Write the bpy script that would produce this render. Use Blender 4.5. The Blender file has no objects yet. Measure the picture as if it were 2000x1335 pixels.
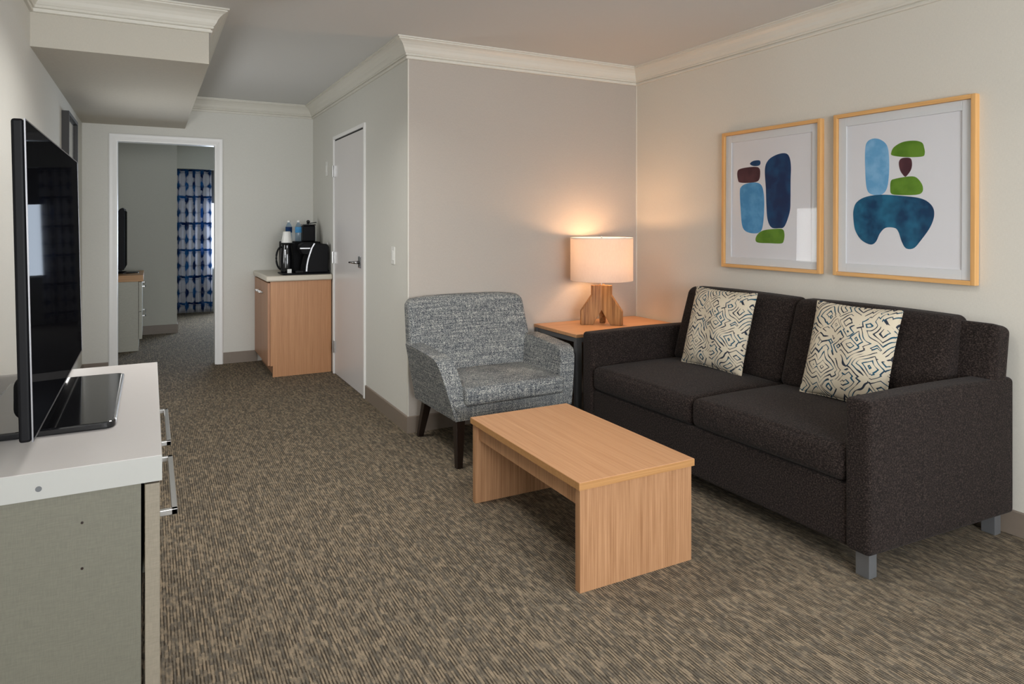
import bpy, bmesh, math, random
from mathutils import Vector, Matrix
random.seed(7)
S = bpy.context.scene
COL = S.collection
PI = math.pi

# ------------------------------------------------------------------ camera
H = 1.31
cd = bpy.data.cameras.new('camera')
cam = bpy.data.objects.new('camera', cd); COL.objects.link(cam)
cam.location = (0, 0, H)
cam.rotation_euler = (PI/2, 0, -math.atan(707/1328))
cd.sensor_width = 36; cd.lens = 36*1328/2000
cd.shift_y = -(667.5-435)/2000
cd.clip_start = 0.02
S.camera = cam

# ------------------------------------------------------------------ world, lights, exposure
w = bpy.data.worlds.new('world'); S.world = w; w.use_nodes = True
bg = w.node_tree.nodes['Background']
bg.inputs[0].default_value = (0.78, 0.88, 1.0, 1); bg.inputs[1].default_value = 2.2

def area(name, loc, rot, sx, sy, power, col, spread=PI):
    d = bpy.data.lights.new(name, 'AREA'); d.shape = 'RECTANGLE'; d.size = sx; d.size_y = sy
    d.energy = power; d.color = col; d.spread = spread
    o = bpy.data.objects.new(name, d); COL.objects.link(o); o.location = loc; o.rotation_euler = rot
    return o
# daylight coming through the unseen back window, widened to light the corridor
area('daylight_back_left', (.55, -2.56, 1.35), (PI/2, 0, 0), 1.6, 1.7, 185, (0.97, 0.98, 1.0))
area('daylight_back_right', (2.2, -2.56, 1.35), (PI/2, 0, 0), 1.6, 1.7, 55, (0.97, 0.98, 1.0))
# daylight through a window added in the sofa wall, unseen behind the camera
area('added_daylight_side', (3.37, -.7, 1.35), (PI/2, 0, PI/2), 2.6, 1.7, 20, (0.97, 0.98, 1.0))
# daylight coming through the window of the bedroom
area('daylight_bedroom', (1.75, 11.12, 1.3), (-PI/2, 0, 0), 1.9, 1.3, 150, (0.72, 0.84, 1.0))

S.view_settings.view_transform = 'Standard'; S.view_settings.look = 'None'
S.view_settings.gamma = 1; S.view_settings.use_curve_mapping = False
S.view_settings.exposure = -0.12
try:
    S.cycles.max_bounces = 10; S.cycles.diffuse_bounces = 7; S.cycles.transparent_max_bounces = 12
    S.cycles.caustics_reflective = False; S.cycles.caustics_refractive = False
    S.cycles.sample_clamp_indirect = 6
except Exception: pass

# ------------------------------------------------------------------ material helpers
class N:
    def __init__(s, name):
        s.m = bpy.data.materials.new(name); s.m.use_nodes = True
        s.t = s.m.node_tree; s.b = s.t.nodes['Principled BSDF']; s.out = s.t.nodes['Material Output']
    def new(s, ty, **kw):
        n = s.t.nodes.new(ty)
        for k, v in kw.items(): setattr(n, k, v)
        return n
    def link(s, a, b): s.t.links.new(a, b)
    def put(s, sock, v):
        if hasattr(v, 'is_linked') or isinstance(v, bpy.types.NodeSocket): s.link(v, sock)
        else: sock.default_value = v
    def coord(s, scale=(1,1,1), out='Object', rot=(0,0,0), loc=(0,0,0)):
        tc = s.new('ShaderNodeTexCoord'); mp = s.new('ShaderNodeMapping')
        mp.inputs['Scale'].default_value = scale; mp.inputs['Rotation'].default_value = rot; mp.inputs['Location'].default_value = loc
        s.link(tc.outputs[out], mp.inputs[0]); return mp.outputs[0]
    def noise(s, vec, scale=1, detail=2, rough=.5, dist=0):
        n = s.new('ShaderNodeTexNoise'); s.link(vec, n.inputs['Vector'])
        n.inputs['Scale'].default_value = scale; n.inputs['Detail'].default_value = detail
        n.inputs['Roughness'].default_value = rough; n.inputs['Distortion'].default_value = dist
        return n.outputs['Fac']
    def math(s, op, a, b=None, c=None):
        n = s.new('ShaderNodeMath', operation=op); s.put(n.inputs[0], a)
        if b is not None: s.put(n.inputs[1], b)
        if c is not None: s.put(n.inputs[2], c)
        return n.outputs[0]
    def ramp(s, fac, stops, interp='LINEAR'):
        n = s.new('ShaderNodeValToRGB'); s.link(fac, n.inputs[0]); n.color_ramp.interpolation = interp
        e = n.color_ramp.elements
        while len(e) < len(stops): e.new(0.5)
        for q, (p, c) in zip(e, stops): q.position = p; q.color = (*c, 1) if len(c) == 3 else c
        return n.outputs[0]
    def mix(s, fac, a, b, blend='MIX'):
        n = s.new('ShaderNodeMix', data_type='RGBA', blend_type=blend)
        s.put(n.inputs[0], fac)
        for i, v in ((6, a), (7, b)):
            if isinstance(v, tuple): v = (*v, 1) if len(v) == 3 else v
            s.put(n.inputs[i], v)
        return n.outputs[2]
    def bump(s, h, strength=.3, dist=.002):
        n = s.new('ShaderNodeBump'); n.inputs['Strength'].default_value = strength; n.inputs['Distance'].default_value = dist
        s.link(h, n.inputs['Height']); s.link(n.outputs[0], s.b.inputs['Normal'])
    def base(s, v, rough=.5, metal=0, spec=None):
        s.put(s.b.inputs['Base Color'], (*v, 1) if isinstance(v, tuple) and len(v) == 3 else v)
        s.put(s.b.inputs['Roughness'], rough); s.b.inputs['Metallic'].default_value = metal
        if spec is not None: s.b.inputs['Specular IOR Level'].default_value = spec
        return s.m

def plain(name, col, rough=.5, metal=0, spec=None, var=.04, nscale=40):
    n = N(name); f = n.noise(n.coord(), nscale, 3)
    a = tuple(max(0, c*(1-var)) for c in col); b = tuple(min(1, c*(1+var)) for c in col)
    return n.base(n.mix(f, a, b), rough, metal, spec)

def wallpaper(name, col):
    n = N(name)
    f1 = n.noise(n.coord((90, 90, 700)), 1, 2); f2 = n.noise(n.coord((700, 700, 60)), 1, 2)
    f = n.math('MULTIPLY', n.math('ADD', f1, f2), .5)
    big = n.noise(n.coord(), 1.3, 2)
    c = n.ramp(f, [(.3, tuple(v*.93 for v in col)), (.7, tuple(min(1, v*1.05) for v in col))])
    c = n.mix(n.math('MULTIPLY', big, .10), c, tuple(v*.85 for v in col))
    n.bump(f, .15, .001)
    return n.base(c, .75, 0, .3)

def wood(name, axis, dark, light, rough=.42, freq=1.0):
    n = N(name)
    sc = [260*freq]*3; sc[axis] = 3.5
    sc2 = [70*freq]*3; sc2[axis] = .8
    f1 = n.noise(n.coord(tuple(sc)), 1, 3, .6); f2 = n.noise(n.coord(tuple(sc2)), 1, 3, .6, .4)
    f = n.math('ADD', n.math('MULTIPLY', f1, .62), n.math('MULTIPLY', f2, .38))
    mid = tuple((a+b)/2 for a, b in zip(dark, light))
    c = n.ramp(f, [(.34, dark), (.5, mid), (.66, light)])
    n.bump(f1, .06, .0005)
    return n.base(c, rough, 0, .4)

def lin(r, g, b):
    def f(c):
        c /= 255; return c/12.92 if c <= .04045 else ((c+.055)/1.055)**2.4
    return (f(r), f(g), f(b))

M = {}
M['wall'] = wallpaper('wall_paper', lin(212, 211, 204))
M['wall_right'] = wallpaper('wall_paper_cream', lin(212, 208, 198))
M['accent'] = wallpaper('accent_paper', lin(178, 170, 161))
M['bulkhead'] = wallpaper('bulkhead_shaded_paint', lin(190, 185, 173))  # tan paint darkened to stand in for shade on the soffit
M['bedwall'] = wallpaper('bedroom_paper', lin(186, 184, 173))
M['ceiling'] = plain('ceiling_paint', lin(206, 206, 204), .85, var=.015)
M['crown'] = plain('crown_paint', lin(212, 209, 199), .4, var=.01)
M['trimwhite'] = plain('white_trim_paint', lin(236, 236, 234), .35, var=.01)
M['door'] = plain('door_paint', lin(214, 211, 210), .3, var=.012, nscale=8)
M['base'] = plain('baseboard_vinyl', lin(128, 116, 104), .5, var=.05)

def carpet():
    n = N('loop_carpet')
    sep = n.new('ShaderNodeSeparateXYZ'); n.link(n.coord(), sep.inputs[0])
    X, Y = sep.outputs[0], sep.outputs[1]
    P = .0098
    xs = n.math('DIVIDE', X, P); xi = n.math('FLOOR', xs); xf = n.math('FRACT', xs)
    wn = n.new('ShaderNodeTexWhiteNoise', noise_dimensions='1D'); n.link(xi, wn.inputs['W'])
    def rowcells(L, k):
        ys = n.math('ADD', n.math('DIVIDE', Y, L), n.math('MULTIPLY', wn.outputs[0], 7.3*k)); yi = n.math('FLOOR', ys)
        cb = n.new('ShaderNodeCombineXYZ'); n.link(xi, cb.inputs[0]); n.link(yi, cb.inputs[1])
        w2 = n.new('ShaderNodeTexWhiteNoise', noise_dimensions='2D'); n.link(cb.outputs[0], w2.inputs['Vector']); return w2.outputs[0]
    blk = n.noise(n.coord((90, 32, 1)), 1, 1); blk2 = n.noise(n.coord((85, 26, 1), loc=(3.1, 8.2, 0)), 1, 1)
    v = n.math('ADD', n.math('MULTIPLY', rowcells(.045, 1), .30), n.math('MULTIPLY', blk, .70))
    c = n.ramp(v, [(.34, lin(100, 94, 84)), (.50, lin(126, 115, 99)), (.68, lin(150, 135, 114))])
    # dark rows between the loops, open where a tan slub spans two rows
    g = n.math('ABSOLUTE', n.math('SUBTRACT', xf, .5))
    gr = n.ramp(g, [(.16, (0, 0, 0)), (.40, (1, 1, 1))])
    gv = n.math('ADD', n.math('MULTIPLY', rowcells(.03, 2.1), .42), n.math('MULTIPLY', blk2, .62))
    gm = n.ramp(gv, [(.36, (0, 0, 0)), (.56, (1, 1, 1))])
    gr = n.math('MULTIPLY', gr, n.math('MULTIPLY_ADD', gm, .82, .18))
    lf = n.math('ABSOLUTE', n.math('SUBTRACT', n.math('FRACT', n.math('ADD', n.math('DIVIDE', Y, .0085), wn.outputs[0])), .5))
    lr = n.ramp(lf, [(.3, (0, 0, 0)), (.5, (1, 1, 1))])
    c = n.mix(n.math('MULTIPLY', gr, .92), c, lin(54, 46, 37))
    c = n.mix(n.math('MULTIPLY', lr, .25), c, lin(66, 60, 54))
    h = n.math('SUBTRACT', 1.0, n.math('MAXIMUM', gr, n.math('MULTIPLY', lr, .5)))
    n.bump(h, .5, .003)
    return n.base(c, .95, 0, .1)
M['carpet'] = carpet()

OAKD, OAKL = lin(172, 124, 84), lin(206, 160, 118)
M['oak_x'] = wood('oak_grain_x', 0, OAKD, OAKL)
M['oak_y'] = wood('oak_grain_y', 1, lin(176, 128, 89), lin(198, 152, 112))
M['oak_z'] = wood('oak_grain_z', 2, lin(146, 104, 70), lin(190, 146, 108))
M['cab_z'] = wood('cabinet_wood', 2, lin(170, 120, 82), lin(200, 150, 108))
M['cab_dk'] = wood('cabinet_door_wood', 2, lin(160, 114, 84), lin(184, 140, 108))
M['frame_wood'] = wood('frame_maple', 2, lin(204, 152, 92), lin(226, 178, 116), .35)
M['frame_wood_y'] = wood('frame_maple_y', 1, lin(204, 152, 92), lin(226, 178, 116), .35)
M['rustic'] = wood('rustic_lamp_wood', 2, lin(104, 66, 34), lin(180, 134, 84), .6, .35)
M['espresso'] = wood('espresso_wood', 2, lin(22, 15, 12), lin(42, 30, 24), .35)
M['frame_dark'] = plain('dark_frame_lacquer', (.013, .011, .009), .5)
M['shaded_edge'] = plain('white_laminate_shaded', lin(162, 162, 157), .45, var=.01)
M['quartz'] = plain('solid_surface', lin(206, 198, 182), .3, var=.03, nscale=200)
M['whitetop'] = plain('white_laminate', lin(202, 198, 195), .42, var=.01)
M['oaktrim'] = wood('oak_edge', 0, lin(164, 118, 72), lin(190, 143, 92))
M['black_gloss'] = plain('black_gloss_plastic', (.006, .006, .007), .08, spec=.5)
M['black'] = plain('black_plastic', (.004, .004, .005), .5, spec=.14)
M['black_matt'] = plain('black_matt_plastic', (.005, .005, .006), .7, spec=.15)
def screen_mat():
    n = N('tv_screen'); n.t.nodes.remove(n.b)
    lw = n.new('ShaderNodeLayerWeight'); lw.inputs['Blend'].default_value = .5
    pw = n.math('MULTIPLY_ADD', n.math('POWER', lw.outputs['Facing'], 3), 0.03, .015)   # coated panel
    d = n.new('ShaderNodeBsdfDiffuse'); d.inputs[0].default_value = (.004, .004, .005, 1)
    g = n.new('ShaderNodeBsdfGlossy'); g.inputs['Roughness'].default_value = .03
    mx = n.new('ShaderNodeMixShader'); n.link(pw, mx.inputs[0]); n.link(d.outputs[0], mx.inputs[1]); n.link(g.outputs[0], mx.inputs[2])
    n.link(mx.outputs[0], n.out.inputs[0]); return n.m
M['screen'] = screen_mat()
M['silver'] = plain('silver_edge', (.62, .63, .65), .25, metal=1)
M['tv_edge'] = plain('tv_edge_metal', (.22, .22, .23), .4, metal=1)
M['nickel'] = plain('brushed_nickel', (.52, .52, .51), .32, metal=1)
M['chrome_dark'] = plain('chrome', (.42, .42, .43), .18, metal=1)
M['steel'] = plain('grey_painted_steel', lin(92, 94, 96), .45)
M['steel_leg'] = plain('grey_metal_leg', lin(112, 114, 116), .4, metal=.4)
M['white_plastic'] = plain('white_plastic', lin(228, 228, 224), .35, var=.01)
M['paper'] = plain('white_paper', lin(222, 222, 226), .8, var=.008)
M['mat'] = plain('mat_board', lin(216, 218, 220), .8, var=.008)
M['gap'] = plain('dark_gap', (.01, .01, .01), .8)

def linen(name, col, v=.10):
    n = N(name)
    f1 = n.noise(n.coord((500, 500, 40)), 1, 2); f2 = n.noise(n.coord((40, 40, 500)), 1, 2)
    f = n.math('MULTIPLY', n.math('ADD', f1, f2), .5)
    c = n.ramp(f, [(.35, tuple(x*(1-v) for x in col)), (.65, tuple(x*(1+v) for x in col))])
    return n.base(c, .5, 0, .35)
M['linen_grey'] = linen('linen_laminate', lin(103, 101, 89))
M['linen_bedroom'] = linen('linen_laminate_bedroom', lin(172, 169, 156))
M['linen_edge'] = linen('linen_laminate_front', lin(128, 120, 105))

def tweed():
    n = N('grey_tweed')
    vx = n.noise(n.coord((70, 520, 520)), 1, 2, .6)
    vy = n.noise(n.coord((520, 70, 520)), 1, 2, .6)
    vz = n.noise(n.coord((520, 520, 70)), 1, 2, .6)
    # slubs: broad light and dark threads in both directions
    bx = n.noise(n.coord((105, 105, 5)), 1, 2, .7); bz = n.noise(n.coord((5, 5, 110)), 1, 2, .7)
    sp = n.noise(n.coord(), 240, 0)
    a = n.math('ADD', n.math('ADD', vx, vy), vz)
    v = n.math('ADD', n.math('MULTIPLY', a, .22), n.math('MULTIPLY', n.math('ADD', bx, bz), .26))
    v = n.math('ADD', v, n.math('MULTIPLY', sp, .48))
    c = n.ramp(v, [(.67, lin(46, 50, 58)), (.78, lin(92, 96, 100)), (.88, lin(130, 133, 132)), (1.0, lin(198, 196, 186))])
    n.bump(sp, .5, .002)
    return n.base(c, .95, 0, .15)
M['tweed'] = tweed()

def sofa_fab():
    n = N('charcoal_melange')
    a = n.noise(n.coord((420, 120, 420)), 1, 2, .7); b = n.noise(n.coord(), 170, 1, .6); cbig = n.noise(n.coord(), 5, 2)
    v = n.math('ADD', n.math('MULTIPLY', a, .5), n.math('MULTIPLY', b, .5))
    c = n.ramp(v, [(.36, lin(12, 9, 8)), (.5, lin(33, 27, 25)), (.64, lin(68, 58, 53))])
    c = n.mix(n.math('MULTIPLY', cbig, .2), c, lin(40, 30, 26))
    n.bump(v, .35, .0015)
    b_ = n.b
    b_.inputs['Sheen Weight'].default_value = .04; b_.inputs['Sheen Roughness'].default_value = .5
    return n.base(c, .95, 0, .15)
M['sofa'] = sofa_fab()

def pillow_fab():
    n = N('maze_print_cotton')
    co = n.coord((1, 1, .15), loc=(.37, .12, 0))
    nz = n.new('ShaderNodeTexNoise'); nz.inputs['Scale'].default_value = 9; nz.inputs['Detail'].default_value = 1
    n.link(co, nz.inputs['Vector'])
    vm = n.new('ShaderNodeVectorMath', operation='MULTIPLY_ADD'); n.link(nz.outputs['Color'], vm.inputs[0])
    vm.inputs[1].default_value = (.075, .075, 0); n.link(co, vm.inputs[2])
    vo = n.new('ShaderNodeTexVoronoi', distance='MANHATTAN', feature='F1'); vo.inputs['Scale'].default_value = 10.5
    n.link(vm.outputs[0], vo.inputs['Vector'])
    d = vo.outputs['Distance']
    v = n.math('FRACT', n.math('MULTIPLY', d, 4.0))
    e = n.math('ABSOLUTE', n.math('SUBTRACT', v, .5))
    th = n.noise(co, 26, 1)                       # brush thickness
    thr = n.math('ADD', n.math('MULTIPLY', th, .36), -.05)
    line = n.math('LESS_THAN', e, thr)
    thk = n.noise(co, 13, 1); breakup = n.math('GREATER_THAN', thk, .33)
    line = n.math('MULTIPLY', line, breakup)
    nc = n.noise(co, 20, 0)
    ink = n.ramp(nc, [(.45, lin(44, 50, 62)), (.6, lin(34, 76, 96))])
    c = n.mix(line, lin(200, 189, 168), ink)
    n.bump(n.noise(n.coord(), 500, 1), .3, .001)
    return n.base(c, .9, 0, .15)
M['pillow'] = pillow_fab()

def shade_mat():
    n = N('lamp_shade_linen')
    n.t.nodes.remove(n.b)
    f = n.noise(n.coord((300, 300, 40)), 1, 2)
    c = n.ramp(f, [(.3, (.69, .64, .60)), (.7, (.74, .69, .65))])
    d = n.new('ShaderNodeBsdfDiffuse'); t = n.new('ShaderNodeBsdfTranslucent'); mx = n.new('ShaderNodeMixShader')
    n.link(c, d.inputs[0]); n.link(c, t.inputs[0]); mx.inputs[0].default_value = .5
    n.link(d.outputs[0], mx.inputs[1]); n.link(t.outputs[0], mx.inputs[2]); n.link(mx.outputs[0], n.out.inputs[0])
    return n.m
M['shade'] = shade_mat()

def glass_mat(name='picture_glass', ior=1.5, tint=(1, 1, 1)):
    n = N(name); n.t.nodes.remove(n.b)
    lw = n.new('ShaderNodeLayerWeight'); lw.inputs['Blend'].default_value = .5
    fr = n.new('ShaderNodeMath', operation='MULTIPLY_ADD')          # Schlick: same from both sides of the pane
    pw = n.new('ShaderNodeMath', operation='POWER'); n.link(lw.outputs['Facing'], pw.inputs[0]); pw.inputs[1].default_value = 5
    f0 = ((ior-1)/(ior+1))**2
    n.link(pw.outputs[0], fr.inputs[0]); fr.inputs[1].default_value = 1-f0; fr.inputs[2].default_value = f0
    tr = n.new('ShaderNodeBsdfTransparent'); tr.inputs[0].default_value = (*tint, 1)
    gl = n.new('ShaderNodeBsdfGlossy'); gl.inputs['Roughness'].default_value = .01
    mx = n.new('ShaderNodeMixShader'); n.link(fr.outputs[0], mx.inputs[0]); n.link(tr.outputs[0], mx.inputs[1]); n.link(gl.outputs[0], mx.inputs[2])
    n.link(mx.outputs[0], n.out.inputs[0]); return n.m
M['glass'] = glass_mat()
M['picture_glass'] = glass_mat('low_reflection_glass', 1.2)
M['dark_glass'] = glass_mat('smoked_glass', 1.5, (.08, .08, .09))
M['bottle_glass'] = glass_mat('clear_bottle', 1.4, (.72, .82, .92))

def emis(name, col, s):
    n = N(name); n.base((.8, .8, .8), .5)
    n.b.inputs['Emission Color'].default_value = (*col, 1); n.b.inputs['Emission Strength'].default_value = s
    return n.m
M['bulb'] = emis('lit_bulb', (1, .72, .45), 8)
M['diff1'] = emis('ceiling_light_opal', (1, .9, .8), 1.1)
M['diff3'] = emis('added_wall_lamp_opal', (1, .97, .93), 4)
M['diff2'] = emis('added_ceiling_opal', (1, .9, .8), 1.1)

def curtain_mat():
    n = N('shibori_curtain')
    sep = n.new('ShaderNodeSeparateXYZ'); tc = n.new('ShaderNodeTexCoord'); n.link(tc.outputs['UV'], sep.inputs[0])
    nz = n.noise(tc.outputs['UV'], 12, 3); jit = n.math('MULTIPLY', n.math('SUBTRACT', nz, .5), .05)
    U = n.math('ADD', sep.outputs[0], jit); V = n.math('ADD', sep.outputs[1], jit)
    def tri(x, p): return n.math('ABSOLUTE', n.math('SUBTRACT', n.math('FRACT', n.math('DIVIDE', x, p)), .5))
    u = tri(U, .165); v = tri(V, .19); v2 = tri(n.math('ADD', V, .06), .38)
    blob = n.math('ADD', n.math('MULTIPLY', u, 1.5), n.math('MULTIPLY', v, .9))      # diamonds strung on a vertical line
    c1 = n.ramp(blob, [(.32, (1, 1, 1)), (.50, (0, 0, 0))])
    stripe = n.ramp(u, [(.03, (1, 1, 1)), (.12, (0, 0, 0))])
    hor = n.ramp(v, [(.015, (1, 1, 1)), (.05, (0, 0, 0))]); hor2 = n.ramp(v2, [(.03, (1, 1, 1)), (.055, (0, 0, 0))])
    k = n.math('MAXIMUM', n.math('MAXIMUM', c1, n.math('MULTIPLY', stripe, .6)), n.math('MAXIMUM', n.math('MULTIPLY', hor, .35), hor2))
    k = n.math('MULTIPLY', k, n.math('ADD', .55, nz))
    big = n.noise(tc.outputs['UV'], 5, 1)
    blue = n.ramp(big, [(.4, lin(16, 40, 88)), (.6, lin(38, 98, 158))])
    c = n.mix(k, lin(208, 208, 214), blue)
    n.base(c, .9, 0, .1)
    tl = n.new('ShaderNodeBsdfTranslucent'); n.link(c, tl.inputs[0]); mx = n.new('ShaderNodeMixShader'); mx.inputs[0].default_value = .35
    n.link(n.b.outputs[0], mx.inputs[1]); n.link(tl.outputs[0], mx.inputs[2]); n.link(mx.outputs[0], n.out.inputs[0])
    return n.m
M['curtain'] = curtain_mat()

def paint(name, c1, c2, scale=14, lo=.4, hi=.6):
    n = N(name); f = n.noise(n.coord(), scale, 4, .6)
    return n.base(n.ramp(f, [(lo, c1), (hi, c2)]), .8, 0, .2)
M['p_blue'] = paint('paint_light_blue', lin(70, 138, 190), lin(92, 158, 206))
M['p_sky'] = paint('paint_sky_blue', lin(104, 164, 208), lin(130, 182, 220))
M['p_navy'] = paint('paint_navy', lin(22, 44, 84), lin(26, 70, 112), 9)
M['p_teal'] = paint('paint_teal_wash', lin(20, 58, 92), lin(36, 104, 136), 11, .38, .64)
M['p_green'] = paint('paint_green', lin(84, 124, 34), lin(102, 142, 46))
M['p_brown'] = paint('paint_maroon', lin(72, 40, 48), lin(88, 54, 60))

# ------------------------------------------------------------------ mesh helpers
def obj(name, bm, mats, parent=None, smooth=False, loc=None, rot=None, bevel=None, seg=2, autos=None):
    me = bpy.data.meshes.new(name)
    bmesh.ops.recalc_face_normals(bm, faces=bm.faces)
    bm.to_mesh(me); bm.free()
    if not isinstance(mats, (list, tuple)): mats = [mats]
    for m in mats: me.materials.append(M[m] if isinstance(m, str) else m)
    if smooth:
        for p in me.polygons: p.use_smooth = True
        if autos:
            me.set_sharp_from_angle(angle=math.radians(autos))
    o = bpy.data.objects.new(name, me); COL.objects.link(o)
    if parent: o.parent = parent
    if loc is not None: o.location = loc
    if rot is not None: o.rotation_euler = rot
    if bevel:
        b = o.modifiers.new('bevel', 'BEVEL'); b.width = bevel; b.segments = seg; b.limit_method = 'ANGLE'; b.angle_limit = math.radians(35)
        b.harden_normals = False
    return o
def thing(name, label, cat, loc=(0, 0, 0), rz=0, group=None):
    o = bpy.data.objects.new(name, None); COL.objects.link(o); o.empty_display_size = .05
    o.location = loc; o.rotation_euler = (0, 0, rz); o['label'] = label; o['category'] = cat
    if group: o['group'] = group
    return o
def tag(o, label, cat, group=None):
    o['label'] = label; o['category'] = cat
    if group: o['group'] = group
    return o
def struct(name, bm, m, **k):
    o = obj(name, bm, m, **k)
    if k.get('parent') is None: o['kind'] = 'structure'
    return o
def sroot(name, loc=(0, 0, 0)):
    o = bpy.data.objects.new(name, None); COL.objects.link(o); o.location = loc; o['kind'] = 'structure'; return o
def B(): return bmesh.new()
def box(bm, x0, x1, y0, y1, z0, z1, mi=0):
    vs = [bm.verts.new(p) for p in ((x0,y0,z0),(x1,y0,z0),(x1,y1,z0),(x0,y1,z0),(x0,y0,z1),(x1,y0,z1),(x1,y1,z1),(x0,y1,z1))]
    for f in ((0,3,2,1),(4,5,6,7),(0,1,5,4),(1,2,6,5),(2,3,7,6),(3,0,4,7)):
        fc = bm.faces.new([vs[i] for i in f]); fc.material_index = mi
    return bm
def bx(*a): return box(B(), *a)
def prism(bm, pts, fn0, fn1, mi=0):
    """pts 2D polygon; fn0/fn1 map a 2D point to the two 3D ends"""
    a = [bm.verts.new(fn0(p)) for p in pts]; b = [bm.verts.new(fn1(p)) for p in pts]
    n = len(pts)
    bm.faces.new(a[::-1]).material_index = mi; bm.faces.new(b).material_index = mi
    for i in range(n):
        bm.faces.new((a[i], a[(i+1) % n], b[(i+1) % n], b[i])).material_index = mi
    return bm
def lathe(bm, prof, seg=32, c=(0, 0, 0), cap=True, mi=0):
    rings = []
    for r, z in prof:
        rings.append([bm.verts.new((c[0]+r*math.cos(2*PI*k/seg), c[1]+r*math.sin(2*PI*k/seg), c[2]+z)) for k in range(seg)])
    for a, b in zip(rings, rings[1:]):
        for k in range(seg):
            bm.faces.new((a[k], a[(k+1) % seg], b[(k+1) % seg], b[k])).material_index = mi
    if cap:
        bm.faces.new(rings[0][::-1]).material_index = mi; bm.faces.new(rings[-1]).material_index = mi
    return bm
def tube(bm, pts, r, seg=10, mi=0, flat=1.0):
    pts = [Vector(p) for p in pts]; rings = []
    up = Vector((0, 0, 1))
    for i, p in enumerate(pts):
        t = (pts[min(i+1, len(pts)-1)]-pts[max(i-1, 0)]).normalized()
        a = t.cross(up)
        if a.length < 1e-3: a = t.cross(Vector((0, 1, 0)))
        a.normalize(); b = a.cross(t).normalized()
        rr = r[i] if isinstance(r, (list, tuple)) else r
        rings.append([bm.verts.new(p + a*rr*math.cos(2*PI*k/seg) + b*rr*flat*math.sin(2*PI*k/seg)) for k in range(seg)])
    for a, b in zip(rings, rings[1:]):
        for k in range(seg): bm.faces.new((a[k], a[(k+1) % seg], b[(k+1) % seg], b[k])).material_index = mi
    bm.faces.new(rings[0][::-1]).material_index = mi; bm.faces.new(rings[-1]).material_index = mi
    return bm
def rbox(bm, c, s, r, n=10, fn=None):
    """rounded box: centre c, half sizes s, corner radius r, n cuts; fn deforms the local point (u in -1..1)"""
    idx = {}
    def vert(p):
        k = tuple(round(q, 5) for q in p)
        if k not in idx:
            v = Vector((p[0]*s[0], p[1]*s[1], p[2]*s[2]))
            inn = Vector([max(-(s[i]-r), min(s[i]-r, v[i])) for i in range(3)])
            d = v-inn
            if d.length > 1e-9:
                # map cube-ish offset onto sphere
                m = max(abs(q) for q in d)/r
                d = d.normalized()*r*min(1, m) if m > 0 else d
            q = inn+d
            if fn: q = Vector(fn(q, p))
            idx[k] = bm.verts.new(q+Vector(c))
        return idx[k]
    # non-uniform spacing: extra cuts near the edges
    def grid(i):
        e = r/s[i]; inner = [(-1+e)+(2-2*e)*k/n for k in range(n+1)]
        return [-1, -1+e*.15, -1+e*.4, -1+e*.7]+inner+[1-e*.7, 1-e*.4, 1-e*.15, 1]
    g = [grid(0), grid(1), grid(2)]
    for ax in range(3):
        a, b = [(1, 2), (0, 2), (0, 1)][ax]
        for sgn in (-1, 1):
            for i in range(len(g[a])-1):
                for j in range(len(g[b])-1):
                    q = []
                    for (u, v) in ((i, j), (i+1, j), (i+1, j+1), (i, j+1)):
                        p = [0, 0, 0]; p[ax] = sgn; p[a] = g[a][u]; p[b] = g[b][v]; q.append(vert(p))
                    if len(set(q)) == 4:
                        try: bm.faces.new(q)
                        except ValueError: pass
    return bm
def quad_plane(bm, pts, mi=0):
    f = bm.faces.new([bm.verts.new(p) for p in pts]); f.material_index = mi; return bm

# ------------------------------------------------------------------ room constants
XL, XR = -.513, 3.21           # left wall, sofa wall
YB = -2.4                      # wall behind the camera
YA = 4.05                      # accent wall
XC = 1.421                     # corridor right wall
YE = 6.85                      # corridor end wall
ZC = 2.452                     # ceiling
ZS = 2.165                     # soffit underside
XS, YS = .28, 4.0              # soffit right face, near face
T = .12

struct('floor', bx(-1.6, 4.6, -3.2, 12.4, -.1, 0), 'carpet')
struct('ceiling', bx(-1.6, 4.6, -3.2, 12.4, ZC, ZC+.1), 'ceiling')
struct('wall_left', bx(XL-T, XL, YB-T, YE+.0, 0, ZC), 'wall')
VY0, VY1 = -2.05, .65
b = B(); box(b, XR, XR+T, YB-T, VY0, 0, ZC); box(b, XR, XR+T, VY1, YA, 0, ZC)
box(b, XR, XR+T, VY0, VY1, 0, .55); box(b, XR, XR+T, VY0, VY1, 2.15, ZC)
struct('wall_sofa', b, 'wall_right')
struct('wall_accent', bx(XC+.1, XR+T, YA, YA+T, 0, ZC), 'accent')
# corridor right wall with door opening Y 5.02..5.94
DY0, DY1, DZ = 5.02, 5.945, 2.03
b = B(); box(b, XC, XC+.1, YA, DY0, 0, ZC); box(b, XC, XC+.1, DY1, YE, 0, ZC); box(b, XC, XC+.1, DY0, DY1, DZ, ZC)
struct('wall_corridor', b, 'wall')
# the accent paint ends exactly at the outer corner
struct('wall_accent_return', bx(XC, XC+.1, YA-.0015, YA, 0, ZC), 'accent')
# end wall with doorway
EX0, EX1, EZ = -.262, .543, 2.035
b = B(); box(b, XL-T, EX0, YE, YE+T, 0, ZC); box(b, EX1, XC+.1, YE, YE+T, 0, ZC); box(b, EX0, EX1, YE, YE+T, EZ, ZC)
struct('wall_end', b, 'wall')
# wall behind the camera with window opening
WX0, WX1, WZ0, WZ1 = -.3, 3.05, .55, 2.15
b = B(); box(b, XL-T, WX0, YB-T, YB, 0, ZC); box(b, WX1, XR+T, YB-T, YB, 0, ZC)
box(b, WX0, WX1, YB-T, YB, 0, WZ0); box(b, WX0, WX1, YB-T, YB, WZ1, ZC)
struct('wall_back', b, 'wall')
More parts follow.
